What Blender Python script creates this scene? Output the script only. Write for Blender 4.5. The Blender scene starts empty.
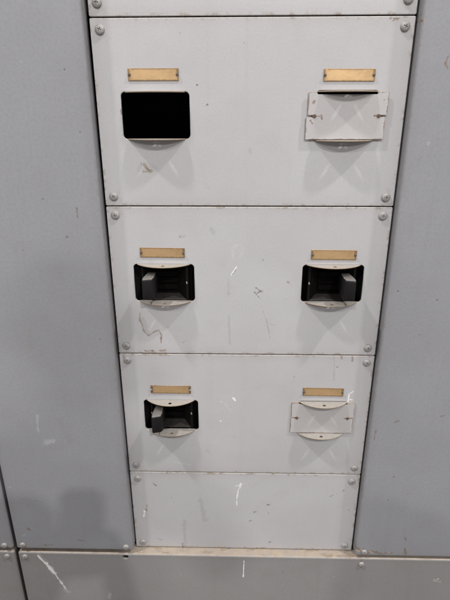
import bpy, bmesh, math, random
from mathutils import Vector, Matrix
random.seed(7)
SC = bpy.context.scene
COL = SC.collection
R = math.radians

# ------------------------------------------------------------------ wear marks (metres on each face: x, z)
MARKS = {
    'upper': [
        ('stain', 0.0030, [(-0.1639, -0.074), (-0.158, -0.0801)]),
        ('stain', 0.0024, [(-0.1662, -0.0847), (-0.1535, -0.0831)]),
        ('stain', 0.0016, [(-0.1684, -0.071), (-0.1671, -0.074)]),
        ('rust', 0.0012, [(-0.1596, -0.0801), (-0.1565, -0.0816)]),
        ('smudge', 0.0050, [(-0.1674, -0.0786), (-0.1515, -0.0756)]),
        ('dark', 0.0012, [(-0.0785, 0.0399)]),
        ('dark', 0.0011, [(-0.0642, 0.0125)]),
        ('dark', 0.0010, [(-0.0101, 0.0945)]),
        ('rust', 0.0012, [(-0.1937, 0.0059), (-0.1933, 0.0003)]),
        ('rust', 0.0016, [(0.1933, 0.124), (0.2058, 0.1239)]),
        ('rust', 0.0013, [(0.1964, 0.1209), (0.1991, 0.1221)]),
        ('smudge', 0.0020, [(0.0009, -0.0517), (0.0025, -0.0562)]),
        ('dark', 0.0008, [(0.0481, -0.0086)]),
        ('dark', 0.0008, [(-0.1012, 0.1077)]),
        ('rust', 0.0012, [(0.0879, 0.0025), (0.0939, 0.0011)]),
    ],
    'middle': [
        ('smudge', 0.0030, [(-0.059, -0.1749), (-0.0566, -0.1815)]),
        ('pale', 0.0012, [(-0.0246, -0.2237), (-0.0263, -0.2066), (-0.0132, -0.1998), (-0.0065, -0.2082), (-0.013, -0.2219)]),
        ('chip', 0.0013, [(-0.0278, -0.2534), (-0.0187, -0.2393)]),
        ('dark', 0.0008, [(-0.0245, -0.2517), (-0.0203, -0.2446)]),
        ('smudge', 0.0016, [(-0.0329, -0.2606), (-0.0317, -0.2876)]),
        ('smudge', 0.0014, [(-0.0312, -0.3265), (-0.0297, -0.3845)]),
        ('dark', 0.0013, [(0.0123, -0.2837), (0.0211, -0.2946)]),
        ('dark', 0.0010, [(0.0147, -0.2764), (0.0251, -0.2836)]),
        ('dark', 0.0010, [(0.0166, -0.2855), (0.025, -0.2809)]),
        ('scratch', 0.0009, [(0.0277, -0.3186), (0.0352, -0.3393), (0.0414, -0.3701)]),
        ('scratch', 0.0008, [(0.0406, -0.343), (0.0493, -0.3449)]),
        ('rust', 0.0019, [(0.0677, -0.2653), (0.071, -0.2653)]),
        ('smudge', 0.0013, [(0.0665, -0.2979)]),
        ('dark', 0.0008, [(0.0253, -0.2269)]),
        ('stain', 0.0022, [(-0.1865, -0.324), (-0.1882, -0.3373), (-0.1844, -0.3459)]),
        ('stain', 0.0024, [(-0.1844, -0.3459), (-0.1817, -0.3604), (-0.1732, -0.3671)]),
        ('stain', 0.0015, [(-0.1732, -0.3671), (-0.1639, -0.3602), (-0.1557, -0.3563), (-0.1509, -0.366), (-0.1526, -0.3817)]),
        ('stain', 0.0020, [(-0.1515, -0.3699), (-0.1526, -0.3817)]),
        ('rust', 0.0012, [(-0.1517, -0.3718), (-0.1526, -0.3817)]),
        ('smudge', 0.0040, [(-0.1853, -0.3335), (-0.1746, -0.3603)]),
        ('scratch', 0.0011, [(-0.115, -0.3814), (-0.1058, -0.3753)]),
        ('rust', 0.0016, [(-0.1822, -0.3976), (-0.1678, -0.3974)]),
        ('rust', 0.0018, [(-0.1551, -0.3963), (-0.1461, -0.3966)]),
        ('dark', 0.0010, [(-0.1117, -0.1884)]),
        ('smudge', 0.0013, [(-0.1386, -0.3503)]),
        ('smudge', 0.0020, [(-0.11, -0.1867), (-0.1051, -0.1867)]),
        ('dark', 0.0009, [(-0.0393, -0.1399)]),
    ],
    'lower': [
        ('rust', 0.0018, [(-0.1863, -0.404), (-0.1446, -0.4036)]),
        ('rust', 0.0014, [(-0.2229, -0.4085), (-0.2214, -0.4125)]),
        ('chip', 0.0019, [(-0.0236, -0.4941), (-0.0189, -0.4994)]),
        ('chip', 0.0012, [(-0.046, -0.5031)]),
        ('chip', 0.0012, [(-0.0471, -0.5452)]),
        ('pale', 0.0020, [(-0.0366, -0.5073), (-0.0272, -0.5248)]),
        ('smudge', 0.0016, [(0.1569, -0.4065), (0.1605, -0.4536)]),
        ('rust', 0.0014, [(0.1638, -0.4267)]),
        ('rust', 0.0015, [(0.1888, -0.4052), (0.1905, -0.4142)]),
        ('rust', 0.0013, [(0.1692, -0.4054), (0.1714, -0.4104)]),
        ('chip', 0.0015, [(0.19, -0.4999), (0.1903, -0.4827), (0.1972, -0.4773)]),
        ('chip', 0.0010, [(0.1922, -0.4934), (0.1979, -0.4955)]),
        ('dark', 0.0011, [(0.0875, -0.4482)]),
        ('smudge', 0.0015, [(-0.0739, -0.6126), (-0.0681, -0.6197)]),
        ('dark', 0.0008, [(0.052, -0.5871)]),
        ('pale', 0.0016, [(-0.1377, -0.6426), (-0.1082, -0.6493)]),
        ('scratch', 0.0008, [(-0.0252, -0.5791), (-0.0174, -0.5813)]),
    ],
    'bottom': [
        ('chip', 0.0026, [(-0.0077, -0.6946), (-0.0096, -0.706)]),
        ('chip', 0.0022, [(-0.0087, -0.6984), (-0.0167, -0.6998)]),
        ('chip', 0.0012, [(-0.0116, -0.7073), (-0.0145, -0.7279), (-0.0148, -0.7487)]),
        ('dark', 0.0014, [(0.0208, -0.7664), (0.0249, -0.765)]),
        ('dark', 0.0016, [(0.048, -0.7474), (0.0511, -0.7473)]),
        ('dark', 0.0015, [(0.0507, -0.7684)]),
        ('dark', 0.0015, [(0.0109, -0.7921), (0.015, -0.7893)]),
        ('dark', 0.0016, [(0.0542, -0.849), (0.0583, -0.8461)]),
        ('dark', 0.0015, [(0.1735, -0.7228), (0.1792, -0.7189)]),
        ('dark', 0.0014, [(0.185, -0.7162)]),
        ('dark', 0.0015, [(0.1975, -0.7096), (0.2003, -0.707)]),
        ('dark', 0.0013, [(0.2137, -0.757)]),
        ('dark', 0.0014, [(-0.1853, -0.6955), (-0.1786, -0.7017)]),
        ('rust', 0.0015, [(-0.1999, -0.7526), (-0.2029, -0.7685)]),
        ('chip', 0.0020, [(-0.2061, -0.7686), (-0.208, -0.7821)]),
        ('dark', 0.0013, [(-0.1818, -0.8433), (-0.1735, -0.8474)]),
        ('rust', 0.0019, [(-0.13, -0.8562), (-0.1303, -0.8662)]),
        ('smudge', 0.0030, [(-0.1247, -0.791), (-0.1248, -0.8603)]),
        ('smudge', 0.0040, [(-0.0901, -0.7372), (-0.0808, -0.7901)]),
    ],
    'left': [
        ('rust', 0.0015, [(-0.2692, -0.138), (-0.2693, -0.1538)]),
        ('dark', 0.0014, [(-0.2906, -0.1847)]),
        ('dark', 0.0010, [(-0.2559, -0.3662)]),
        ('pale', 0.0016, [(-0.3884, -0.5243), (-0.3919, -0.5623)]),
        ('pale', 0.0040, [(-0.379, -0.5873), (-0.3649, -0.5825)]),
        ('rust', 0.0020, [(-0.4498, -0.8015), (-0.4443, -0.8068)]),
        ('pale', 0.0013, [(-0.4615, -0.8236), (-0.4539, -0.8152)]),
        ('dark', 0.0012, [(-0.2505, -0.0247)]),
        ('dark', 0.0011, [(-0.3214, -0.124)]),
        ('dark', 0.0010, [(-0.2645, 0.0592)]),
        ('scratch', 0.0012, [(-0.4485, -0.725), (-0.4046, -0.7318)]),
        ('rust', 0.0016, [(-0.4184, -0.8476), (-0.4034, -0.8472)]),
        ('smudge', 0.0050, [(-0.3474, -0.5347), (-0.3338, -0.5797)]),
        ('pale', 0.0012, [(-0.4681, -0.6949)]),
        ('rust', 0.0014, [(-0.3465, -0.832), (-0.3341, -0.8344)]),
        ('pale', 0.0012, [(-0.4729, -0.7885)]),
        ('dark', 0.0011, [(-0.3656, -0.2066)]),
        ('smudge', 0.0030, [(-0.3769, -0.35), (-0.3808, -0.3888)]),
    ],
    'right': [
        ('rust', 0.0016, [(0.2743, 0.0735), (0.2721, 0.066), (0.2768, 0.0584)]),
        ('pale', 0.0020, [(0.2636, -0.0422)]),
        ('smudge', 0.0020, [(0.2755, -0.024), (0.2771, -0.0436)]),
        ('smudge', 0.0020, [(0.2706, -0.0394), (0.2697, -0.0535)]),
        ('dark', 0.0014, [(0.2484, -0.2738)]),
        ('scratch', 0.0013, [(0.292, -0.3516), (0.301, -0.3553)]),
        ('rust', 0.0013, [(0.2749, -0.5301), (0.2819, -0.5278)]),
        ('smudge', 0.0020, [(0.3309, -0.5141), (0.3261, -0.5185)]),
        ('rust', 0.0014, [(0.3565, -0.5159), (0.3634, -0.5136)]),
        ('rust', 0.0016, [(0.2884, -0.6559)]),
        ('smudge', 0.0018, [(0.3261, -0.7838), (0.3345, -0.8487)]),
        ('rust', 0.0018, [(0.3295, -0.8105), (0.3326, -0.8185)]),
        ('rust', 0.0036, [(0.2307, -0.8402), (0.2413, -0.844)]),
        ('rust', 0.0042, [(0.2456, -0.8453), (0.2605, -0.8505)]),
        ('rust', 0.0032, [(0.2957, -0.851), (0.3061, -0.8522)]),
        ('rust', 0.0026, [(0.2644, -0.8476), (0.2879, -0.8554)]),
        ('crust', 0.0022, [(0.2434, -0.844), (0.25, -0.848)]),
        ('crust', 0.0024, [(0.2354, -0.847), (0.2397, -0.8482)]),
        ('crust', 0.0020, [(0.2976, -0.8496), (0.3041, -0.8522)]),
        ('crust', 0.0016, [(0.2604, -0.8491), (0.2667, -0.8504)]),
        ('rust', 0.0025, [(0.3334, -0.8404), (0.3362, -0.8542)]),
        ('dark', 0.0010, [(0.3889, -0.8696)]),
        ('rust', 0.0026, [(0.226, 0.1227), (0.2319, 0.1191)]),
        ('rust', 0.0015, [(0.2276, 0.131), (0.2296, 0.1119)]),
        ('dark', 0.0012, [(0.2835, -0.7126)]),
        ('dark', 0.0011, [(0.3146, -0.2893)]),
        ('rust', 0.0012, [(0.2421, -0.5481), (0.2408, -0.5705)]),
        ('dark', 0.0010, [(0.2905, -0.4415)]),
        ('smudge', 0.0030, [(0.2544, -0.1477), (0.2571, -0.1795)]),
    ],
    'kick': [
        ('chip', 0.0024, [(-0.4372, -0.8781), (-0.4159, -0.9123)]),
        ('chip', 0.0046, [(-0.4209, -0.9007), (-0.4091, -0.9268)]),
        ('chip', 0.0016, [(-0.4073, -0.9297), (-0.3887, -0.9743)]),
        ('pale', 0.0030, [(-0.4368, -0.8752), (-0.4151, -0.9064), (-0.3853, -0.9834)]),
        ('pale', 0.0022, [(-0.2925, -0.9869), (-0.2958, -0.9993)]),
        ('chip', 0.0013, [(0.0013, -0.8812), (0.0003, -0.9276)]),
        ('pale', 0.0026, [(0.4052, -0.9254), (0.4187, -0.9308)]),
        ('chip', 0.0012, [(0.4132, -0.9222)]),
        ('dark', 0.0010, [(-0.1789, -0.9265)]),
        ('smudge', 0.0050, [(0.1203, -0.904), (0.145, -0.9622)]),
        ('rust', 0.0024, [(0.2346, -0.8626), (0.2556, -0.8649)]),
        ('rust', 0.0022, [(0.2459, -0.8721), (0.2499, -0.8919)]),
        ('smudge', 0.0040, [(-0.1362, -0.9402), (-0.115, -0.9545)]),
    ],
}

# ------------------------------------------------------------------ materials
def capsule_group():
    """mask of one scratch / chip: distance from a point to a segment A-B"""
    g = bpy.data.node_groups.new('mark_segment', 'ShaderNodeTree')
    for n in ('P', 'A', 'B'):
        g.interface.new_socket(n, in_out='INPUT', socket_type='NodeSocketVector')
    g.interface.new_socket('Radius', in_out='INPUT', socket_type='NodeSocketFloat')
    g.interface.new_socket('Prev', in_out='INPUT', socket_type='NodeSocketFloat')
    g.interface.new_socket('Mask', in_out='OUTPUT', socket_type='NodeSocketFloat')
    N, L = g.nodes, g.links
    gi, go = N.new('NodeGroupInput'), N.new('NodeGroupOutput')
    def vm(op, a, b=None):
        n = N.new('ShaderNodeVectorMath'); n.operation = op
        L.new(a, n.inputs[0])
        if b is not None: L.new(b, n.inputs[1])
        return n
    pa = vm('SUBTRACT', gi.outputs['P'], gi.outputs['A']).outputs[0]
    ba = vm('SUBTRACT', gi.outputs['B'], gi.outputs['A']).outputs[0]
    d1 = vm('DOT_PRODUCT', pa, ba).outputs['Value']; d2 = vm('DOT_PRODUCT', ba, ba).outputs['Value']
    dv = N.new('ShaderNodeMath'); dv.operation = 'DIVIDE'; dv.use_clamp = True
    L.new(d1, dv.inputs[0]); L.new(d2, dv.inputs[1])
    sc = N.new('ShaderNodeVectorMath'); sc.operation = 'SCALE'
    L.new(ba, sc.inputs[0]); L.new(dv.outputs[0], sc.inputs['Scale'])
    q = vm('SUBTRACT', pa, sc.outputs[0]).outputs[0]
    ln = vm('LENGTH', q).outputs['Value']
    rat = N.new('ShaderNodeMath'); rat.operation = 'DIVIDE'
    L.new(ln, rat.inputs[0]); L.new(gi.outputs['Radius'], rat.inputs[1])
    mr = N.new('ShaderNodeMapRange'); mr.interpolation_type = 'SMOOTHSTEP'
    mr.inputs['From Min'].default_value = 1.05; mr.inputs['From Max'].default_value = 0.25
    L.new(rat.outputs[0], mr.inputs['Value'])
    mx = N.new('ShaderNodeMath'); mx.operation = 'MAXIMUM'
    L.new(mr.outputs[0], mx.inputs[0]); L.new(gi.outputs['Prev'], mx.inputs[1])
    L.new(mx.outputs[0], go.inputs['Mask'])
    return g
CAPS = capsule_group()

class Mat:
    def __init__(s, name, color, rough=.5, metallic=0., spec=.5):
        s.m = bpy.data.materials.new(name); s.m.use_nodes = True
        s.N, s.L = s.m.node_tree.nodes, s.m.node_tree.links
        s.b = s.N['Principled BSDF']
        s.b.inputs['Roughness'].default_value = rough
        s.b.inputs['Metallic'].default_value = metallic
        s.b.inputs['Specular IOR Level'].default_value = spec
        rgb = s.N.new('ShaderNodeRGB'); rgb.outputs[0].default_value = (*color, 1)
        s.col = rgb.outputs[0]
        s.co = s.N.new('ShaderNodeTexCoord').outputs['Object']
        s.h = None
    def noise(s, scale, detail=3, rough=.55, co=None, stretch=None, dist=0., offset=None):
        co = co or s.co
        if stretch or offset:
            mp = s.N.new('ShaderNodeMapping'); mp.inputs['Scale'].default_value = stretch or (1, 1, 1)
            mp.inputs['Location'].default_value = offset or (0, 0, 0)
            s.L.new(co, mp.inputs['Vector']); co = mp.outputs[0]
        n = s.N.new('ShaderNodeTexNoise')
        n.inputs['Scale'].default_value = scale; n.inputs['Detail'].default_value = detail
        n.inputs['Roughness'].default_value = rough; n.inputs['Distortion'].default_value = dist
        s.L.new(co, n.inputs['Vector'])
        return n
    def ramp(s, v, a, b, lo=0., hi=1.):
        r = s.N.new('ShaderNodeMapRange'); r.interpolation_type = 'SMOOTHSTEP'
        r.inputs['From Min'].default_value = a; r.inputs['From Max'].default_value = b
        r.inputs['To Min'].default_value = lo; r.inputs['To Max'].default_value = hi
        s.L.new(v, r.inputs['Value']); return r.outputs[0]
    def math(s, op, a, b=None, clamp=False):
        n = s.N.new('ShaderNodeMath'); n.operation = op; n.use_clamp = clamp
        for i, v in enumerate((a, b)):
            if v is None: continue
            if isinstance(v, (int, float)): n.inputs[i].default_value = v
            else: s.L.new(v, n.inputs[i])
        return n.outputs[0]
    def mix(s, fac, color):
        n = s.N.new('ShaderNodeMix'); n.data_type = 'RGBA'
        if isinstance(fac, (int, float)): n.inputs[0].default_value = fac
        else: s.L.new(fac, n.inputs[0])
        s.L.new(s.col, n.inputs[6])
        if isinstance(color, tuple): n.inputs[7].default_value = (*color, 1)
        else: s.L.new(color, n.inputs[7])
        s.col = n.outputs[2]
    def height(s, v, amt):
        v = s.math('MULTIPLY', v, amt)
        s.h = v if s.h is None else s.math('ADD', s.h, v)
    def done(s):
        s.L.new(s.col, s.b.inputs['Base Color'])
        if s.h is not None:
            bp = s.N.new('ShaderNodeBump'); bp.inputs['Distance'].default_value = 1.0
            bp.inputs['Strength'].default_value = 1.0
            s.L.new(s.h, bp.inputs['Height']); s.L.new(bp.outputs[0], s.b.inputs['Normal'])
        return s.m

RUST = (.165, .085, .038)
MCOL = {'stain': ((.235, .195, .135), .72), 'rust': (RUST, .78), 'crust': ((.50, .41, .29), .75), 'dark': ((.065, .055, .048), .85), 'smudge': ((.25, .23, .21), .24),
        'chip': ((.80, .80, .78), .92), 'pale': ((.60, .59, .575), .24), 'scratch': ((.19, .165, .145), .55)}

def paint(name, color, marks=None, ox=0., oz=0., size=None, rough=.42, seed=0., speck=.5, edge=1., whole=False):
    """old sprayed enamel on sheet steel: uneven tone, faint runs, specks, edge rust, single marks"""
    M = Mat(name, color, rough, 0., .4)
    off = (seed * 3.1, seed * 1.7, seed * 2.3)
    big = M.noise(4.5, 3, .55, offset=off)
    M.mix(M.ramp(big.outputs['Fac'], .36, .66, 0, .22), (color[0] * .76, color[1] * .74, color[2] * .72))
    mid = M.noise(22, 4, .6, offset=off)
    M.mix(M.ramp(mid.outputs['Fac'], .46, .75, 0, .22), (color[0] * .80, color[1] * .77, color[2] * .72))
    run = M.noise(60, 2, .5, stretch=(1, 1, .035), offset=off)
    M.mix(M.ramp(run.outputs['Fac'], .56, .8, 0, .16), (color[0] * .76, color[1] * .73, color[2] * .68))
    fine = M.noise(210 if edge < .5 else 300, 4, .7)
    M.mix(M.ramp(fine.outputs['Fac'], .38, .68, 0, .30 if edge < .5 else .20), tuple(c * .72 for c in color))
    # sparse fly specks
    v = M.N.new('ShaderNodeTexVoronoi'); v.inputs['Scale'].default_value = 34.
    mp = M.N.new('ShaderNodeMapping'); mp.inputs['Location'].default_value = off
    M.L.new(M.co, mp.inputs['Vector']); M.L.new(mp.outputs[0], v.inputs['Vector'])
    sep = M.N.new('ShaderNodeSeparateColor'); M.L.new(v.outputs['Color'], sep.inputs[0])
    sel = M.math('GREATER_THAN', sep.outputs[0], 1 - .16 * speck)
    dot = M.ramp(v.outputs['Distance'], .040, .018)
    M.mix(M.math('MULTIPLY', M.math('MULTIPLY', sel, dot), .75), (.10, .07, .05))
    if edge < .5:                                                  # the low panels: pale nicks and brown splashes
        v2 = M.N.new('ShaderNodeTexVoronoi'); v2.inputs['Scale'].default_value = 46.
        mp2 = M.N.new('ShaderNodeMapping'); mp2.inputs['Location'].default_value = (off[0] + 7, off[1], off[2] + 3); mp2.inputs['Scale'].default_value = (1, 1, .6)
        M.L.new(M.co, mp2.inputs['Vector']); M.L.new(mp2.outputs[0], v2.inputs['Vector'])
        s2 = M.N.new('ShaderNodeSeparateColor'); M.L.new(v2.outputs['Color'], s2.inputs[0])
        d2 = M.ramp(v2.outputs['Distance'], .055, .02)
        M.mix(M.math('MULTIPLY', M.math('MULTIPLY', M.math('GREATER_THAN', s2.outputs[0], .95), d2), .45), (.62, .60, .57))
        M.mix(M.math('MULTIPLY', M.math('MULTIPLY', M.math('LESS_THAN', s2.outputs[0], .05), M.ramp(v2.outputs['Distance'], .10, .03)), .5), (.17, .125, .085))
    # faint scuffs
    sc1 = M.noise(30, 5, .7, stretch=(1.0, 1, .35), dist=1.2, offset=(off[0] + 5, off[1], off[2]))
    M.mix(M.ramp(sc1.outputs['Fac'], .66, .74, 0, .22), tuple(c * .62 for c in color))
    sx = M.N.new('ShaderNodeSeparateXYZ'); M.L.new(M.co, sx.inputs[0])
    if size:
        x0, x1, z0, z1 = size
        dx = M.math('MINIMUM', M.math('SUBTRACT', sx.outputs[0], x0), M.math('SUBTRACT', x1, sx.outputs[0]))
        dz = M.math('MINIMUM', M.math('SUBTRACT', sx.outputs[2], z0), M.math('SUBTRACT', z1, sx.outputs[2]))
        ed = M.math('MINIMUM', dx, dz)
        en = M.noise(95, 4, .65, offset=off)
        near = M.ramp(ed, .0065, .0006)
        M.mix(M.math('MULTIPLY', near, M.ramp(en.outputs['Fac'], .50, .66, 0, .62 * edge)), (.23, .165, .11))
        # grubby band along the edges
        M.mix(M.math('MULTIPLY', M.ramp(ed, .02, .0), .14), (color[0] * .66, color[1] * .6, color[2] * .52))
    rough_add = None
    if marks:
        wn = M.noise(330, 3, .65)
        sub = M.N.new('ShaderNodeVectorMath'); sub.operation = 'SUBTRACT'
        M.L.new(wn.outputs['Color'], sub.inputs[0]); sub.inputs[1].default_value = (.5, .5, .5)
        scl = M.N.new('ShaderNodeVectorMath'); scl.operation = 'SCALE'; scl.inputs['Scale'].default_value = .0032
        M.L.new(sub.outputs[0], scl.inputs[0])
        add = M.N.new('ShaderNodeVectorMath'); add.operation = 'ADD'
        M.L.new(M.co, add.inputs[0]); M.L.new(scl.outputs[0], add.inputs[1])
        fl = M.N.new('ShaderNodeVectorMath'); fl.operation = 'MULTIPLY'
        M.L.new(add.outputs[0], fl.inputs[0]); fl.inputs[1].default_value = (1, 0, 1)
        brk = M.ramp(M.noise(420, 3, .7).outputs['Fac'], .40, .56, .75 if whole else .12, 1)
        fat = M.ramp(M.noise(85, 3, .6, offset=(off[0], 2, 4)).outputs['Fac'], .36, .66, .35, 1.5)
        for kind in ('smudge', 'pale', 'stain', 'rust', 'crust', 'scratch', 'dark', 'chip'):
            prev = None
            for k, r, pts in marks:
                if k != kind: continue
                if len(pts) == 1: pts = [pts[0], (pts[0][0] + .0004, pts[0][1] + .0003)]
                for a, b in zip(pts, pts[1:]):
                    g = M.N.new('ShaderNodeGroup'); g.node_tree = CAPS
                    M.L.new(fl.outputs[0], g.inputs['P'])
                    g.inputs['A'].default_value = (a[0] - ox, 0, a[1] - oz)
                    g.inputs['B'].default_value = (b[0] - ox, 0, b[1] - oz)
                    M.L.new(M.math('MULTIPLY', fat, r * (1.9 if kind in ('smudge', 'pale') else 1.4 if kind in ('dark', 'rust') else 1.2)), g.inputs['Radius'])
                    if prev is not None: M.L.new(prev, g.inputs['Prev'])
                    prev = g.outputs['Mask']
            if prev is not None:
                c, s = MCOL[kind]
                f = M.math('MULTIPLY', prev, s)
                M.mix(M.math('MULTIPLY', f, brk) if kind in ('rust', 'scratch', 'dark') else f, c)
    # dust lying on whatever faces up
    ge = M.N.new('ShaderNodeNewGeometry')
    sn = M.N.new('ShaderNodeSeparateXYZ'); M.L.new(ge.outputs['True Normal'], sn.inputs[0])
    dn = M.noise(70, 4, .65, offset=off)
    M.mix(M.math('MULTIPLY', M.ramp(sn.outputs[2], .55, .95), M.ramp(dn.outputs['Fac'], .25, .75, .35, .95)), (.36, .29, .22))
    M.mix(M.math('MULTIPLY', M.ramp(sn.outputs[2], .55, .95), M.ramp(M.noise(38, 5, .7, stretch=(1, 2, 1), offset=(off[0] + 2, 1, 0)).outputs['Fac'], .50, .66, 0, .6)), (.19, .135, .085))
    M.height(M.noise(7, 2, .5, offset=off).outputs['Fac'], .0016)
    M.height(M.noise(260, 2, .5).outputs['Fac'], .00007)
    M.L.new(M.ramp(mid.outputs['Fac'], .3, .7, rough - .06, rough + .1), M.b.inputs['Roughness'])
    return M.done()

LIGHT = (.476, .472, .484)
GREY = (.283, .287, .309)
KICK = (.264, .258, .260)

def simple(name, color, rough, metallic=0., var=.25, scale=60, rust=0., spec=.5, bump=.0):
    M = Mat(name, color, rough, metallic, spec)
    n = M.noise(scale, 4, .6)
    M.mix(M.ramp(n.outputs['Fac'], .35, .7, 0, var), tuple(c * .55 for c in color))
    if rust:
        n2 = M.noise(scale * 3.2, 4, .65, offset=(3, 1, 2))
        M.mix(M.ramp(n2.outputs['Fac'], .62 - rust * .25, .74 - rust * .2, 0, .8), RUST)
    if bump: M.height(M.noise(scale * 4, 3, .6).outputs['Fac'], bump)
    return M.done()

M_SCREW = simple('screw_zinc', (.37, .36, .352), .55, .2, .5, 240, .24)
M_SCREW_P = simple('screw_painted', (.37, .355, .34), .55, .1, .5, 240, .34)
def brass():
    M = Mat('aged_brass', (.70, .475, .255), .33, .60, .5)
    M.mix(M.ramp(M.noise(60, 3, .6).outputs['Fac'], .42, .75, 0, .30), (.42, .26, .12))
    M.mix(M.ramp(M.noise(420, 3, .6, stretch=(.25, 1, 1)).outputs['Fac'], .5, .75, 0, .25), (.70, .50, .27))
    sx = M.N.new('ShaderNodeSeparateXYZ'); M.L.new(M.co, sx.inputs[0])
    ax = M.math('SUBTRACT', .0372, M.math('ABSOLUTE', sx.outputs[0])); az = M.math('SUBTRACT', .0083, M.math('ABSOLUTE', sx.outputs[2]))
    ed = M.math('ADD', M.math('MINIMUM', M.math('MULTIPLY', ax, .45), az), M.math('MULTIPLY', M.math('SUBTRACT', M.noise(160, 3, .6).outputs['Fac'], .5), .003))
    M.mix(M.ramp(ed, .0024, .0002, 0, .75), (.20, .12, .06))
    M.height(M.noise(300, 3, .6).outputs['Fac'], .00008); M.height(M.noise(30, 1, .5).outputs['Fac'], .0009)
    return M.done()
M_BRASS = brass()
M_RIVET = simple('rivet_steel', (.11, .085, .07), .6, .2, .4, 400, .3)
M_TAB = simple('bare_tab', (.335, .312, .285), .5, .1, .22, 130, .12, .4, .00003)
M_EDGE = simple('chipped_edge', (.33, .25, .17), .7, 0, .45, 260, .35)
M_COVER = simple('cover_paint', (.60, .59, .585), .45, 0, .12, 60, .06, .4)
M_BAKELITE = simple('black_moulding', (.030, .027, .027), .42, 0, .3, 90, 0., .5, .00004)
M_RIM = simple('worn_black_moulding', (.0045, .0036, .0034), .6, 0, .35, 120, 0., .22, .00004)
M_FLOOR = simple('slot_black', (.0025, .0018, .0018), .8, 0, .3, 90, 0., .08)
M_WELL = simple('brown_black_moulding', (.008, .006, .006), .6, 0, .3, 90, 0., .25)
M_HANDLE = simple('handle_plastic', (.0095, .0088, .0092), .6, 0, .35, 150, 0., .22, .00003)
M_HANDLE_LIT = simple('handle_plastic_lit', (.15, .14, .13), .6, 0, .5, 160)  # paler copy of the handle plastic, overhead light painted into its colour
M_SILL = simple('lit_sill', (.034, .030, .028), .5, 0, .5, 90)  # lower bezel slope, lighter colour stands in for light from above
M_TICK = simple('pale_print', (.42, .40, .37), .6)
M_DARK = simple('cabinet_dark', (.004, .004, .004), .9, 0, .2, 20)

# ------------------------------------------------------------------ objects
def tag(o, label=None, cat=None, group=None, kind=None):
    for k, v in (('label', label), ('category', cat), ('group', group), ('kind', kind)):
        if v: o[k] = v
    return o
def empty(name, loc, label, cat, group=None):
    o = bpy.data.objects.new(name, None); COL.objects.link(o); o.location = loc
    o.empty_display_size = .02
    return tag(o, label, cat, group)
def link(name, me, mats, parent=None, loc=(0, 0, 0), rot=None):
    o = bpy.data.objects.new(name, me); COL.objects.link(o)
    for m in (mats if isinstance(mats, (list, tuple)) else [mats]):
        if len(me.materials) < 8 and m.name not in [x.name for x in me.materials if x]: me.materials.append(m)
    o.location = loc
    if rot: o.rotation_euler = rot
    if parent: o.parent = parent
    return o

def rrect(x0, x1, y0, y1, r=.003, n=5):
    pts = []
    for cx, cy, a in ((x1 - r, y1 - r, 0), (x0 + r, y1 - r, 90), (x0 + r, y0 + r, 180), (x1 - r, y0 + r, 270)):
        for k in range(n + 1):
            t = R(a + 90 * k / n); pts.append((cx + r * math.cos(t), cy + r * math.sin(t)))
    return pts                                                     # counter-clockwise
def circ(cx, cy, r, n=20): return [(cx + r * math.cos(2 * math.pi * k / n), cy + r * math.sin(2 * math.pi * k / n)) for k in range(n)]

def sheet(outer, holes, t, bev, upright=True, edge_slot=False, res=2):
    """plate with holes and rounded edges; upright: outline in x-z, front face on y = 0, thickness towards +y"""
    cu = bpy.data.curves.new('outline', 'CURVE'); cu.dimensions = '2D'; cu.fill_mode = 'BOTH'
    cu.extrude = max(t / 2 - bev, .00001); cu.bevel_depth = bev; cu.bevel_resolution = res; cu.offset = -bev
    for i, pts in enumerate([outer] + holes):
        if i: pts = pts[::-1]
        sp = cu.splines.new('POLY'); sp.points.add(len(pts) - 1); sp.use_cyclic_u = True
        for p, q in zip(sp.points, pts): p.co = (q[0], q[1], 0, 1)
    ob = bpy.data.objects.new('outline', cu); COL.objects.link(ob)
    dg = bpy.context.evaluated_depsgraph_get()
    me = bpy.data.meshes.new_from_object(ob.evaluated_get(dg))
    bpy.data.objects.remove(ob); bpy.data.curves.remove(cu)
    me.materials.clear()
    bm = bmesh.new(); bm.from_mesh(me)
    bmesh.ops.remove_doubles(bm, verts=bm.verts, dist=1e-6)
    for v in bm.verts:
        x, y, z = v.co
        v.co = (x, t / 2 - z, y) if upright else (x, y, z)
    bmesh.ops.recalc_face_normals(bm, faces=bm.faces)
    for f in bm.faces:
        f.smooth = False
        if edge_slot: f.material_index = 0 if abs(f.normal.y if upright else f.normal.z) > .9 else 1
    bm.to_mesh(me); bm.free()
    return me

def bm_mesh(bm, name, smooth=None):
    me = bpy.data.meshes.new(name); bmesh.ops.recalc_face_normals(bm, faces=bm.faces)
    bm.to_mesh(me); bm.free()
    if smooth is not None:
        for p in me.polygons: p.use_smooth = True
        me.set_sharp_from_angle(angle=R(smooth))
    return me
def prism(bm, quad_lo, quad_hi):
    a = [bm.verts.new(p) for p in quad_lo]; b = [bm.verts.new(p) for p in quad_hi]
    bm.faces.new(a); bm.faces.new(b[::-1])
    n = len(a)
    for i in range(n): bm.faces.new((a[i], b[i], b[(i + 1) % n], a[(i + 1) % n]))
def box(bm, x0, x1, y0, y1, z0, z1):
    prism(bm, [(x0, y0, z0), (x1, y0, z0), (x1, y0, z1), (x0, y0, z1)], [(x0, y1, z0), (x1, y1, z0), (x1, y1, z1), (x0, y1, z1)])

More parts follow.
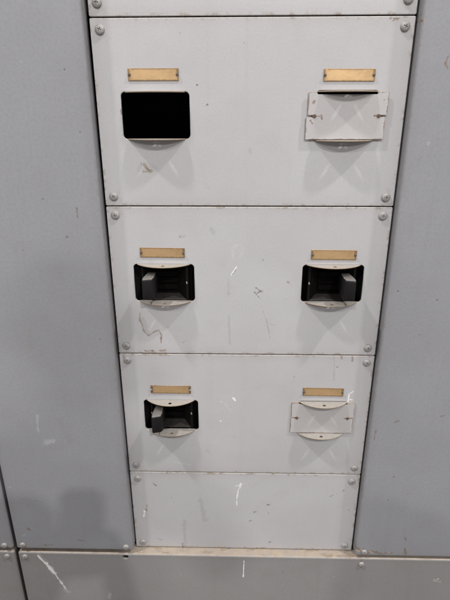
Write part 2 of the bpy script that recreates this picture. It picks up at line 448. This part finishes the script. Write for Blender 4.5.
# ---- cross-head screw, built once
def screw_mesh():
    bm = bmesh.new(); prof = [(.0074, 0), (.0074, -.0012), (.0070, -.0022), (.0062, -.0031), (.0050, -.0038), (.0034, -.0043), (.0017, -.0046)]
    n = 28; rings = []
    for r, y in prof: rings.append([bm.verts.new((r * math.cos(2 * math.pi * k / n), y, r * math.sin(2 * math.pi * k / n))) for k in range(n)])
    for a, b in zip(rings, rings[1:]):
        for k in range(n): bm.faces.new((a[k], a[(k + 1) % n], b[(k + 1) % n], b[k]))
    bm.faces.new(rings[0]); bm.faces.new(rings[-1])
    base = bm_mesh(bm, 'screw_head', 40)
    bm = bmesh.new()
    w, l = .00085, .0040
    out = [(l, -w), (l, w), (w, w), (w, l), (-w, l), (-w, w), (-l, w), (-l, -w), (-w, -w), (-w, -l), (w, -l), (w, -w)]
    prism(bm, [(x * 1.0, -.006, z * 1.0) for x, z in out], [(x * .55, -.0022, z * .55) for x, z in out])
    cut = bm_mesh(bm, 'cross')
    a = bpy.data.objects.new('a', base); b = bpy.data.objects.new('b', cut)
    COL.objects.link(a); COL.objects.link(b)
    md = a.modifiers.new('cut', 'BOOLEAN'); md.object = b; md.operation = 'DIFFERENCE'; md.solver = 'EXACT'
    dg = bpy.context.evaluated_depsgraph_get()
    me = bpy.data.meshes.new_from_object(a.evaluated_get(dg)); me.name = 'screw_head'
    bpy.data.objects.remove(a); bpy.data.objects.remove(b)
    me.set_sharp_from_angle(angle=R(38))
    return me
SCREW = screw_mesh()
SCREW_P = SCREW.copy()
def screw(parent, x, y, z, painted=False, s=1.):
    o = link('screw', SCREW_P if painted else SCREW, M_SCREW_P if painted else M_SCREW, parent, (x, y - .0002, z), (R(random.uniform(-3, 3)), R(random.uniform(0, 90)), R(random.uniform(-3, 3))))
    k = s * random.uniform(.93, .98); o.scale = (k, k * random.uniform(.85, 1.05), k)
    return o

# ---- half-moon padlock tab: chord along x on the panel, bulge towards the viewer
def tab_mesh():
    c, s, t = .0445, .0205, .0015
    rad = (c * c + s * s) / (2 * s); cy = rad - s
    a0 = math.asin(c / rad); pts = []
    for k in range(33):
        a = -a0 + 2 * a0 * k / 32
        pts.append((rad * math.sin(a), -(rad * math.cos(a) - (rad - s)) ))
    outer = [(p[0], p[1]) for p in pts] + [(c, .004), (-c, .004)]
    outer = outer
    area = sum(p[0] * q[1] - q[0] * p[1] for p, q in zip(outer, outer[1:] + outer[:1]))
    if area < 0: outer = outer[::-1]
    return sheet(outer, [circ(0, -.0115, .0031)], t, .0004, upright=False, edge_slot=True, res=1)
TAB = tab_mesh()
def tab(parent, x, y, z, tilt=0.):
    return link('padlock_tab', TAB, [M_TAB, M_EDGE], parent, (x, y, z), (R(tilt), 0, R(random.uniform(-.6, .6))))

# ---- brass nameplate with a pin through each notched end
def plate_mesh(v):
    w, h = .0372, .0083
    p = []
    def notch(sx, zc, r, up):
        k = [(sx * (w - r * math.sin(math.pi * i / 6)), zc - up * r * math.cos(math.pi * i / 6)) for i in range(7)]
        return k
    o = [(-w, -h), (w, -h)] + notch(1, 0, .0021, 1) + [(w, h)]
    n = 10
    bow = .0009 * v
    for i in range(1, n): 
        t = i / n; o.append((w - 2 * w * t, h - bow * math.sin(math.pi * t)))
    o += [(-w, h)] + notch(-1, 0, .0021, -1)
    return sheet(o, [], .0012, .0003, res=1)
def pin_mesh():
    bm = bmesh.new(); n = 14; rings = []
    for r, y in ((.0021, 0), (.0021, -.0012), (.0014, -.0018)):
        rings.append([bm.verts.new((r * math.cos(2 * math.pi * k / n), y, r * math.sin(2 * math.pi * k / n))) for k in range(n)])
    for a, b in zip(rings, rings[1:]):
        for k in range(n): bm.faces.new((a[k], a[(k + 1) % n], b[(k + 1) % n], b[k]))
    bm.faces.new(rings[-1]); bm.faces.new(rings[0])
    return bm_mesh(bm, 'pin', 40)
PIN = pin_mesh()
def nameplate(parent, x, z, bow=0, tilt=0., four=False):
    o = link('nameplate', plate_mesh(bow), M_BRASS, parent, (x, -.0013, z), (0, R(tilt), 0))
    spots = [(-.0352, 0), (.0352, 0)] if not four else [(-.0352, .0045), (.0352, .0045), (-.0352, -.0035), (.0352, -.0035)]
    for px, pz in spots:
        link('pin', PIN, M_RIVET, o, (px, -.0001 if not four else .0002, pz))
    return o

# ---- blank cover plate: two halves with slits at mid height
def cover_mesh(skew):
    w, h, s = .0585, .0330, .0015
    k = skew
    o = [(-w - k, -h), (w - k, -h), (w - k, -s), (w - .011, -s), (w - .011, s), (w + k, s), (w + k, h),
         (.0455, h), (.0440, h - .003), (-.0440, h - .003), (-.0455, h), (-w + k, h), (-w + k, s), (-w + .011, s), (-w + .011, -s), (-w - k, -s)]
    return sheet(o, [], .0022, .0004, edge_slot=True, res=1)
def slit_screw():
    bm = bmesh.new(); n = 16
    prism(bm, [(.0027 * math.cos(2 * math.pi * k / n), 0, .0027 * math.sin(2 * math.pi * k / n)) for k in range(n)],
          [(.0030 * math.cos(2 * math.pi * k / n), .0008, .0030 * math.sin(2 * math.pi * k / n)) for k in range(n)])
    return bm_mesh(bm, 'slit_screw')
SLIT = slit_screw()
M_RUSTY = simple('rusty_screw', (.12, .08, .055), .8, 0, .5, 300, .6)
def cover(parent, x, z, y, skew, paintm):
    k, w_, h_ = skew, .0585, .0330
    ol = [(-w_ - k, -h_), (w_ - k, -h_), (w_ - k, 0), (w_ + k, 0), (w_ + k, h_), (-w_ + k, h_), (-w_ + k, 0), (-w_ - k, 0), (-w_ - k, -h_)]
    mk = [('rust', .0011, ol), ('rust', .0016, [(-w_ + .011, .0), (-w_ + .018, 0)]), ('rust', .0016, [(w_ - .011, .0), (w_ - .018, 0)])]
    if skew > .001: mk += [('rust', .0016, [(-.050, .019), (-.0485, .021)]), ('rust', .0013, [(-.053, -.006), (-.050, -.010)]), ('rust', .0011, [(-.037, .001), (-.036, -.004)]), ('dark', .0010, [(.053, .022)])]
    paintm = paint('cover_enamel', (.468, .456, .460), mk, 0, 0, None, seed=11 + skew * 1000, speck=0, whole=True)
    o = link('cover_plate', cover_mesh(skew), [paintm, M_EDGE], parent, (x, y, z))
    for sx in (-1, 1):
        link('rusty_screw', SLIT, M_RUSTY, o, (sx * .0475, -.0006, 0))
    return o

# ------------------------------------------------------------------ the column of light grey panels
HW = .2295
GP = 'light grey panels stacked in the middle column'
def panel(key, z0, z1, label, openings):
    ox, oz = 0., z0
    h = z1 - z0
    root = empty('front_panel', (0, 0, z0), label, 'panel', GP)
    rings = [('smudge', .0062, [(sx * .2155 + .0004, z0 + zz)]) for sx in (-1, 1) for zz in (.0145, h - .0145)]
    pm = paint('light_enamel_' + key, LIGHT, MARKS.get(key, []) + rings, ox, oz, (-HW, HW, 0, h), seed={'top': 1, 'upper': 2, 'middle': 3, 'lower': 4, 'bottom': 5}[key], edge=1.7 if key == 'bottom' else 1.1)
    holes = []
    for cx, kind in openings:
        t = h - .0965
        if kind == 'open': holes.append(rrect(cx - .0512, cx + .0512, t - .0665, t, .0065))
        else: holes.append(rrect(cx - .0440, cx + .0440, t - .058, t + .001, .003))
    face = link('face_sheet', sheet(rrect(-HW, HW, .0003, h - .0003, .0022), holes, .004, .0011, res=2), pm, root)
    for cx, kind in openings:
        t = h - .0965
        if kind == 'open':
            tab(root, cx, 0, t - .0004, 0); tab(root, cx, 0, t - .0668, 0)
        else:
            cover(root, cx, t - .0345, -.0046 if kind == 'proud' else -.0026, .0011 if kind == 'proud' else .0004, pm2)
            tab(root, cx, -.001, t - .0006, 0); tab(root, cx - .001, -.001, t - .0690, 0)
    return root, h
pm2 = M_COVER

def four_screws(root, h, dx=.2155, zt=.0140, zb=.0150):
    for x in (-dx, dx):
        screw(root, x + random.uniform(-.0008, .0008), 0, h - zt + random.uniform(-.001, .001)); screw(root, x + random.uniform(-.0008, .0008), 0, zb + random.uniform(-.001, .001))

top, h = panel('top', .1285, .3930, 'plain light grey panel at the very top edge, only its lowest strip in view', [])
four_screws(top, h, .2165, .0140, .0185)
up, h = panel('upper', -.1375, .1275, 'light grey panel with an empty black opening and a raised blank cover plate', [(-.1415, 'open'), (.1430, 'proud')])
four_screws(up, h)
nameplate(up, -.1422, h - .0735, 0, 0); nameplate(up, .1432, h - .0752, 0, .2)
mid, h = panel('middle', -.4025, -.1385, 'light grey panel with two black breaker toggles and a curled brown stain', [(-.1410, 'open'), (.1430, 'open')])
four_screws(mid, h)
nameplate(mid, -.1420, h - .0765, 0, .6); nameplate(mid, .1418, h - .0790, 0, .3)
low, h = panel('lower', -.6665, -.4035, 'light grey panel with a single black breaker toggle and a flush blank cover', [(-.1402, 'open'), (.1440, 'flush')])
four_screws(low, h)
nameplate(low, -.1390, h - .0732, 1, .3, True); nameplate(low, .1425, h - .0752, 0, .6)
bot, h = panel('bottom', -.8665, -.6675, 'short plain light grey panel at the bottom of the middle column', [])
four_screws(bot, h, .2140, .0160, .0135)

# ------------------------------------------------------------------ circuit breakers behind the openings
def breaker(x, z, side, label):
    """side -1: handle thrown to the left, +1: to the right; origin at the middle of the opening"""
    root = empty('circuit_breaker', (x, 0, z), label, 'circuit breaker', 'black circuit breakers behind the panels')
    # body flange, set back behind the sheet
    bm = bmesh.new(); box(bm, -.075, .075, .030, .060, -.062, .062)
    link('case', bm_mesh(bm, 'case'), M_WELL, root)
    # raised bezel: a frame whose inner walls slope down to the slot floor
    bm = bmesh.new()
    def rect(hx0, hx1, z0, z1, y): return [bm.verts.new(p) for p in ((hx0, y, z0), (hx1, y, z0), (hx1, y, z1), (hx0, y, z1))]
    o_back = rect(-.0415, .0415, -.0345, .0345, .0305)
    o_mid = rect(-.0405, .0405, -.0335, .0335, .0075)
    o_frt = rect(-.0390, .0390, -.0320, .0320, .0060)
    i_frt = rect(-.0365, .0365, -.0298, .0300, .0060)
    i_mid = rect(-.0215, .0215, -.0255, .0210, .0270)
    i_flr = rect(-.0205, .0205, -.0250, .0200, .0296)
    for a, b in ((o_back, o_mid), (o_mid, o_frt), (o_frt, i_frt), (i_frt, i_mid), (i_mid, i_flr)):
        for k in range(4): bm.faces.new((a[k], a[(k + 1) % 4], b[(k + 1) % 4], b[k]))
    ff = bm.faces.new(i_flr); ff.material_index = 1
    me = bm_mesh(bm, 'bezel'); link('bezel', me, [M_RIM, M_FLOOR], root)
    # lever: tapered paddle leaning to one side
    bm = bmesh.new()
    def q(cx, y, hw, zb, zt, sk=0): return [(cx - hw, y + sk * hw, zb), (cx + hw, y - sk * hw, zb), (cx + hw, y - sk * hw, zt), (cx - hw, y + sk * hw, zt)]
    secs = [q(side * .0220, .0290, .0066, -.0120, .0150), q(side * .0222, .0080, .0084, -.0152, .0182), q(side * .0226, -.0260, .0102, -.0176, .0200, side * .30), q(side * .0230, -.0335, .0080, -.0158, .0186, side * .30)]
    rings = [[bm.verts.new(p) for p in s] for s in secs]
    for a, b in zip(rings, rings[1:]):
        for k in range(4): bm.faces.new((a[k], a[(k + 1) % 4], b[(k + 1) % 4], b[k]))
    bm.faces.new(rings[0]); bm.faces.new(rings[-1])
    bmesh.ops.recalc_face_normals(bm, faces=bm.faces)
    bmesh.ops.bevel(bm, geom=[e for e in bm.edges], offset=.0026, segments=3, affect='EDGES', profile=.5)
    for f in bm.faces: f.material_index = 1 if f.normal.z > .85 and f.calc_center_median().y < .012 else 0  # upward faces get the paler plastic with the light painted in
    for f in bm.faces: f.smooth = True
    me = bm_mesh(bm, 'toggle'); link('toggle', me, [M_HANDLE, M_HANDLE_LIT], root)
    bm = bmesh.new()
    for k, zz in enumerate((-.0175, -.0055, .0065)):
        box(bm, -.0195, .0195, .0235 + .0012 * (k % 2), .0290, zz, zz + .0095)
    bmesh.ops.bevel(bm, geom=[e for e in bm.edges], offset=.0008, segments=2, affect='EDGES')
    link('slot_shield', bm_mesh(bm, 'slot_shield'), M_FLOOR, root)
    bm = bmesh.new()
    prism(bm, [(-.0350, .0066, -.0292), (.0350, .0066, -.0292), (.0350, .0062, -.0300), (-.0350, .0062, -.0300)], [(-.0220, .0262, -.0252), (.0220, .0262, -.0252), (.0220, .0266, -.0262), (-.0220, .0266, -.0262)])
    link('sill', bm_mesh(bm, 'sill'), M_SILL, root)
    # printed end marks on the bezel rims
    for sx in (-1, 1):
        bm = bmesh.new(); box(bm, -.0007, .0007, -.0002, .0002, -.0030, .0012); box(bm, .0011, .0021, -.0002, .0002, -.0022, -.0016)
        link('end_mark', bm_mesh(bm, 'end_mark'), M_TICK, root, (sx * .0377 - .0004, .0057, .002))
    return root
breaker(-.1410, -.2705, -1, 'black circuit breaker, toggle thrown left, above the curled brown stain')
breaker(.1430, -.2705, 1, 'black circuit breaker with its toggle thrown to the right')
breaker(-.1402, -.5340, -1, 'lowest black circuit breaker, toggle thrown left, below the bowed brass plate')

# ------------------------------------------------------------------ darker side panels, kick plates, carcass
def pan(name, key, x0, x1, z0, z1, yf, color, label, cat, group, screws, seed, extra_holes=()):
    root = empty(name, ((x0 + x1) / 2, 0, z0), label, cat, group)
    cx = (x0 + x1) / 2
    pm = paint('grey_enamel_' + key, color, MARKS.get(key), cx, z0, (x0 - cx, x1 - cx, 0, z1 - z0), seed=seed, speck=.8, edge=.45)
    link('face_sheet', sheet(rrect(x0 - cx, x1 - cx, 0, z1 - z0, .0050, 8), [circ(hx - cx, hz - z0, .0033, 14) for hx, hz in extra_holes],   .030, .0036, res=4), pm, root, (0, yf, 0))
    for sx, sz in screws: screw(root, sx - cx, yf, sz - z0, True, .88)
    return root
GS = 'dark grey side panels flanking the middle column'
left = pan('side_panel', 'left', -.4795, -.2318, -.8585, .62, -.018, GREY, 'tall dark grey panel left of the middle column', 'panel', GS, [(-.4655, -.8475), (-.2465, -.8490), (-.4655, .606), (-.2525, .606)], 6)
left.rotation_euler = (0, R(-.16), 0)
pan('side_panel', 'right', .2322, .840, -.8610, .62, -.018, GREY, 'wide dark grey panel right of the middle column, rusty spot near its top', 'panel', GS, [(.2505, -.8505), (.8270, -.8500), (.2480, .606), (.827, .606)], 7)
pan('side_panel', 'far', -.980, -.4870, -.8590, .62, -.018, GREY, 'dark grey panel in the lower left corner, beyond the long black gap', 'panel', GS, [(-.5050, -.8500), (-.966, -.850), (-.505, .606), (-.966, .606)], 8)
GK = 'dark grey kick plates along the foot of the cabinet'
pan('kick_plate', 'kick', -.4795, .840, -1.130, -.8680, -.019, KICK, 'long dark grey kick plate with a white gouge near its left end', 'kick plate', GK, [(-.4650, -.8800), (.2475, -.8835), (.826, -.882), (-.4650, -1.118), (.826, -1.118)], 9, [(-.2500, -.8770)])
pan('kick_plate', 'kick_far', -.980, -.4870, -1.130, -.8675, -.019, KICK, 'short dark grey kick plate in the bottom left corner of the photo', 'kick plate', GK, [(-.5035, -.8795), (-.966, -.880), (-.5035, -1.118), (-.966, -1.118)], 10)

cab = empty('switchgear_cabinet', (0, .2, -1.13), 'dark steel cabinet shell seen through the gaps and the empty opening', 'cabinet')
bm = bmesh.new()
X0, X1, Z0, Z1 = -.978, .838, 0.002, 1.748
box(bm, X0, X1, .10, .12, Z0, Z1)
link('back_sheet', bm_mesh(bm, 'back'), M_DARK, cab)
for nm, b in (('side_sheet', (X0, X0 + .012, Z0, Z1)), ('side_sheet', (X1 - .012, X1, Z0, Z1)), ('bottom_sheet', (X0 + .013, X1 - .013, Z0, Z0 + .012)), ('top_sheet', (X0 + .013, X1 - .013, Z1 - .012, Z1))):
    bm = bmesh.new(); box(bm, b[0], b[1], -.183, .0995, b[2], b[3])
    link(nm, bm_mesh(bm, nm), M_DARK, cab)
# ------------------------------------------------------------------ light: four lamps high in the room, soft room light
def lamp(x, y, z, power, sx, sy, tgt=(0, 0, -.35), col=(1, .97, .945)):
    l = bpy.data.lights.new('ceiling_lamp', 'AREA'); l.shape = 'RECTANGLE'; l.size = sx; l.size_y = sy
    l.energy = power; l.color = col
    o = bpy.data.objects.new('ceiling_lamp', l); COL.objects.link(o); o.location = (x, y, z)
    o.rotation_euler = (Vector(tgt) - Vector((x, y, z))).to_track_quat('-Z', 'Y').to_euler()
for s in (-1, 1):
    lamp(s * 3.35, -1.60, 5.9, 305, .31, .21)
lamp(1.39, -4.3, 3.38, 122, .11, .09)
lamp(-1.40, -4.3, 3.45, 64, .16, .12)
lamp(1.9, -8.5, 3.4, 140, .55, .40)
lamp(-1.9, -8.5, 3.4, 52, .55, .40)
w = bpy.data.worlds.new('World'); SC.world = w; w.use_nodes = True
nt = w.node_tree; bg = nt.nodes['Background']
tc = nt.nodes.new('ShaderNodeTexCoord'); sp = nt.nodes.new('ShaderNodeSeparateXYZ'); nt.links.new(tc.outputs['Generated'], sp.inputs[0])
rp = nt.nodes.new('ShaderNodeValToRGB'); nt.links.new(sp.outputs[2], rp.inputs[0])
mr = nt.nodes.new('ShaderNodeMapRange'); mr.inputs['From Min'].default_value = -1; nt.links.new(sp.outputs[2], mr.inputs['Value']); nt.links.new(mr.outputs[0], rp.inputs[0])
e = rp.color_ramp.elements
e[0].position = .25; e[0].color = (.52, .475, .43, 1); e[1].position = .8; e[1].color = (.72, .73, .76, 1)
nt.links.new(rp.outputs[0], bg.inputs['Color']); bg.inputs['Strength'].default_value = .47

# ------------------------------------------------------------------ the person taking the picture, whose shadow falls on the lower left
def skin_body():
    V, E, RAD = [], [], []
    def add(p, r, prev=None):
        V.append(p); RAD.append(r if isinstance(r, tuple) else (r, r))
        if prev is not None: E.append((prev, len(V) - 1))
        return len(V) - 1
    pel = add((-.05, -1.22, -.66), (.165, .115)); bel = add((-.05, -1.20, -.48), (.150, .115), pel); che = add((-.05, -1.17, -.26), (.165, .115), bel)
    upp = add((-.05, -1.14, -.12), (.120, .085), che); nk = add((-.05, -1.08, -.045), .055, upp); jaw = add((-.05, -1.015, .02), (.062, .070), nk)
    hd = add((-.05, -1.01, .10), (.074, .088), jaw); add((-.05, -1.03, .165), (.060, .072), hd)
    add((-.05, -.908, .085), .013, add((-.05, -.935, .105), .016, hd))
    for s in (-1, 1):
        add((-.05 + s * .088, -1.02, .10), (.009, .024), hd)
        sh = add((-.05 + s * .165, -1.14, -.14), .066, upp); el = add((-.05 + s * .255, -1.02, -.40), .046, sh)
        wr = add((-.019 + s * .085, -.870, -.165), .029, el); pa = add((-.019 + s * .062, -.832, -.105), (.034, .018), wr)
        for k in range(4):
            kn = add((-.019 + s * (.060 - .002 * k), -.806, -.062 - .019 * k), .0095, pa)
            t1 = add((-.019 + s * (.046 - .002 * k), -.793, -.056 - .019 * k), .0085, kn); add((-.019 + s * (.030 + .003 * (k % 2)), -.794, -.052 - .019 * k), .0075, t1)
        th = add((-.019 + s * .052, -.846, -.075), .0105, pa); add((-.019 + s * .036, -.842, -.050), .009, th)
        hip = add((-.05 + s * .095, -1.22, -.76), .098, pel); kne = add((-.05 + s * .115, -1.20, -1.16), .062, hip)
        ank = add((-.05 + s * .125, -1.24, -1.565), .044, kne); add((-.05 + s * .145, -1.08, -1.605), (.045, .032), ank)
    me = bpy.data.meshes.new('body'); me.from_pydata(V, E, []); ob = bpy.data.objects.new('body', me); COL.objects.link(ob)
    ob.modifiers.new('skin', 'SKIN'); sv = me.skin_vertices[0].data
    for v, r in zip(sv, RAD): v.radius = r
    sv[0].use_root = True
    sb = ob.modifiers.new('sub', 'SUBSURF'); sb.levels = 3; sb.render_levels = 3
    out = bpy.data.meshes.new_from_object(ob.evaluated_get(bpy.context.evaluated_depsgraph_get()))
    bpy.data.objects.remove(ob); out.materials.clear()
    for p in out.polygons:
        p.use_smooth = True; c = p.center
        p.material_index = 0 if (c.z > -.06 or c.y > -.885) and c.z > -.5 else (1 if c.z > -.68 else (2 if c.z > -1.55 else 3))
    return out
M_EYE = simple('eye_white', (.5, .48, .46), .2); M_SKIN = simple('skin', (.46, .29, .21), .5); M_SHIRT = simple('navy_shirt', (.045, .055, .085), .85); M_TROUSER = simple('dark_trousers', (.05, .05, .055), .85); M_SHOE = simple('black_boot', (.02, .02, .02), .5)
me = skin_body()
who = link('person', me, [M_SKIN, M_SHIRT, M_TROUSER, M_SHOE])
tag(who, 'person in a dark shirt holding up a phone, seen only by shadow', 'person')
bm = bmesh.new(); bmesh.ops.create_uvsphere(bm, u_segments=24, v_segments=14, radius=1)
for v in bm.verts:
    v.co = Vector((v.co.x * .086, v.co.y * .104, v.co.z * .092)) * (1 + .03 * math.sin(v.co.x * 9 + v.co.z * 7))
    if v.co.y > .03 and v.co.z < .035: v.co.y = .03
link('hair', bm_mesh(bm, 'hair', 60), simple('dark_hair', (.03, .022, .016), .7), who, (-.05, -1.035, .125))
for sx in (-1, 1):
    bm = bmesh.new(); bmesh.ops.create_uvsphere(bm, u_segments=14, v_segments=10, radius=.0115)
    link('eye', bm_mesh(bm, 'eye', 60), M_EYE, who, (-.05 + sx * .031, -.930, .118))
# phone: lens just behind the camera point, screen towards the person
ph = empty('mobile_phone', (0, 0, 0), 'black mobile phone held upright, seen only as a rectangular shadow', 'phone')
bm = bmesh.new(); box(bm, -.037, .037, 0, .0085, -.128, .022)
bmesh.ops.bevel(bm, geom=[e for e in bm.edges if abs((e.verts[0].co - e.verts[1].co).normalized().y) > .9], offset=.009, segments=5, affect='EDGES')
link('phone_case', bm_mesh(bm, 'phone_case', 30), M_BAKELITE, ph)
bm = bmesh.new(); box(bm, -.034, .034, -.0006, -.0001, -.122, .016); link('screen', bm_mesh(bm, 'screen'), simple('screen_glass', (.01, .01, .012), .1), ph)
ph.location = (-.0188, -.7915, .006); ph.rotation_euler = (-.3663, 0, 0)

# ------------------------------------------------------------------ camera
yaw, pit, rol = -.02466854, .36627045, .00225356
fw = Vector((math.sin(yaw) * math.cos(pit), math.cos(yaw) * math.cos(pit), -math.sin(pit)))
r = Vector((math.cos(yaw), -math.sin(yaw), 0)); d = fw.cross(r)
r2 = r * math.cos(rol) + d * math.sin(rol); d2 = -r * math.sin(rol) + d * math.cos(rol)
cam = bpy.data.cameras.new('camera'); co = bpy.data.objects.new('camera', cam); COL.objects.link(co)
co.matrix_world = Matrix(((r2.x, -d2.x, -fw.x, -.0188483), (r2.y, -d2.y, -fw.y, -.7783369), (r2.z, -d2.z, -fw.z, 0), (0, 0, 0, 1)))
cam.sensor_fit = 'VERTICAL'; cam.sensor_height = 36; cam.lens = 485 / 600 * 36; cam.clip_start = .02; cam.clip_end = 100
SC.camera = co
SC.view_settings.view_transform = 'Standard'; SC.view_settings.look = 'None'
SC.view_settings.exposure = 0; SC.view_settings.gamma = 1
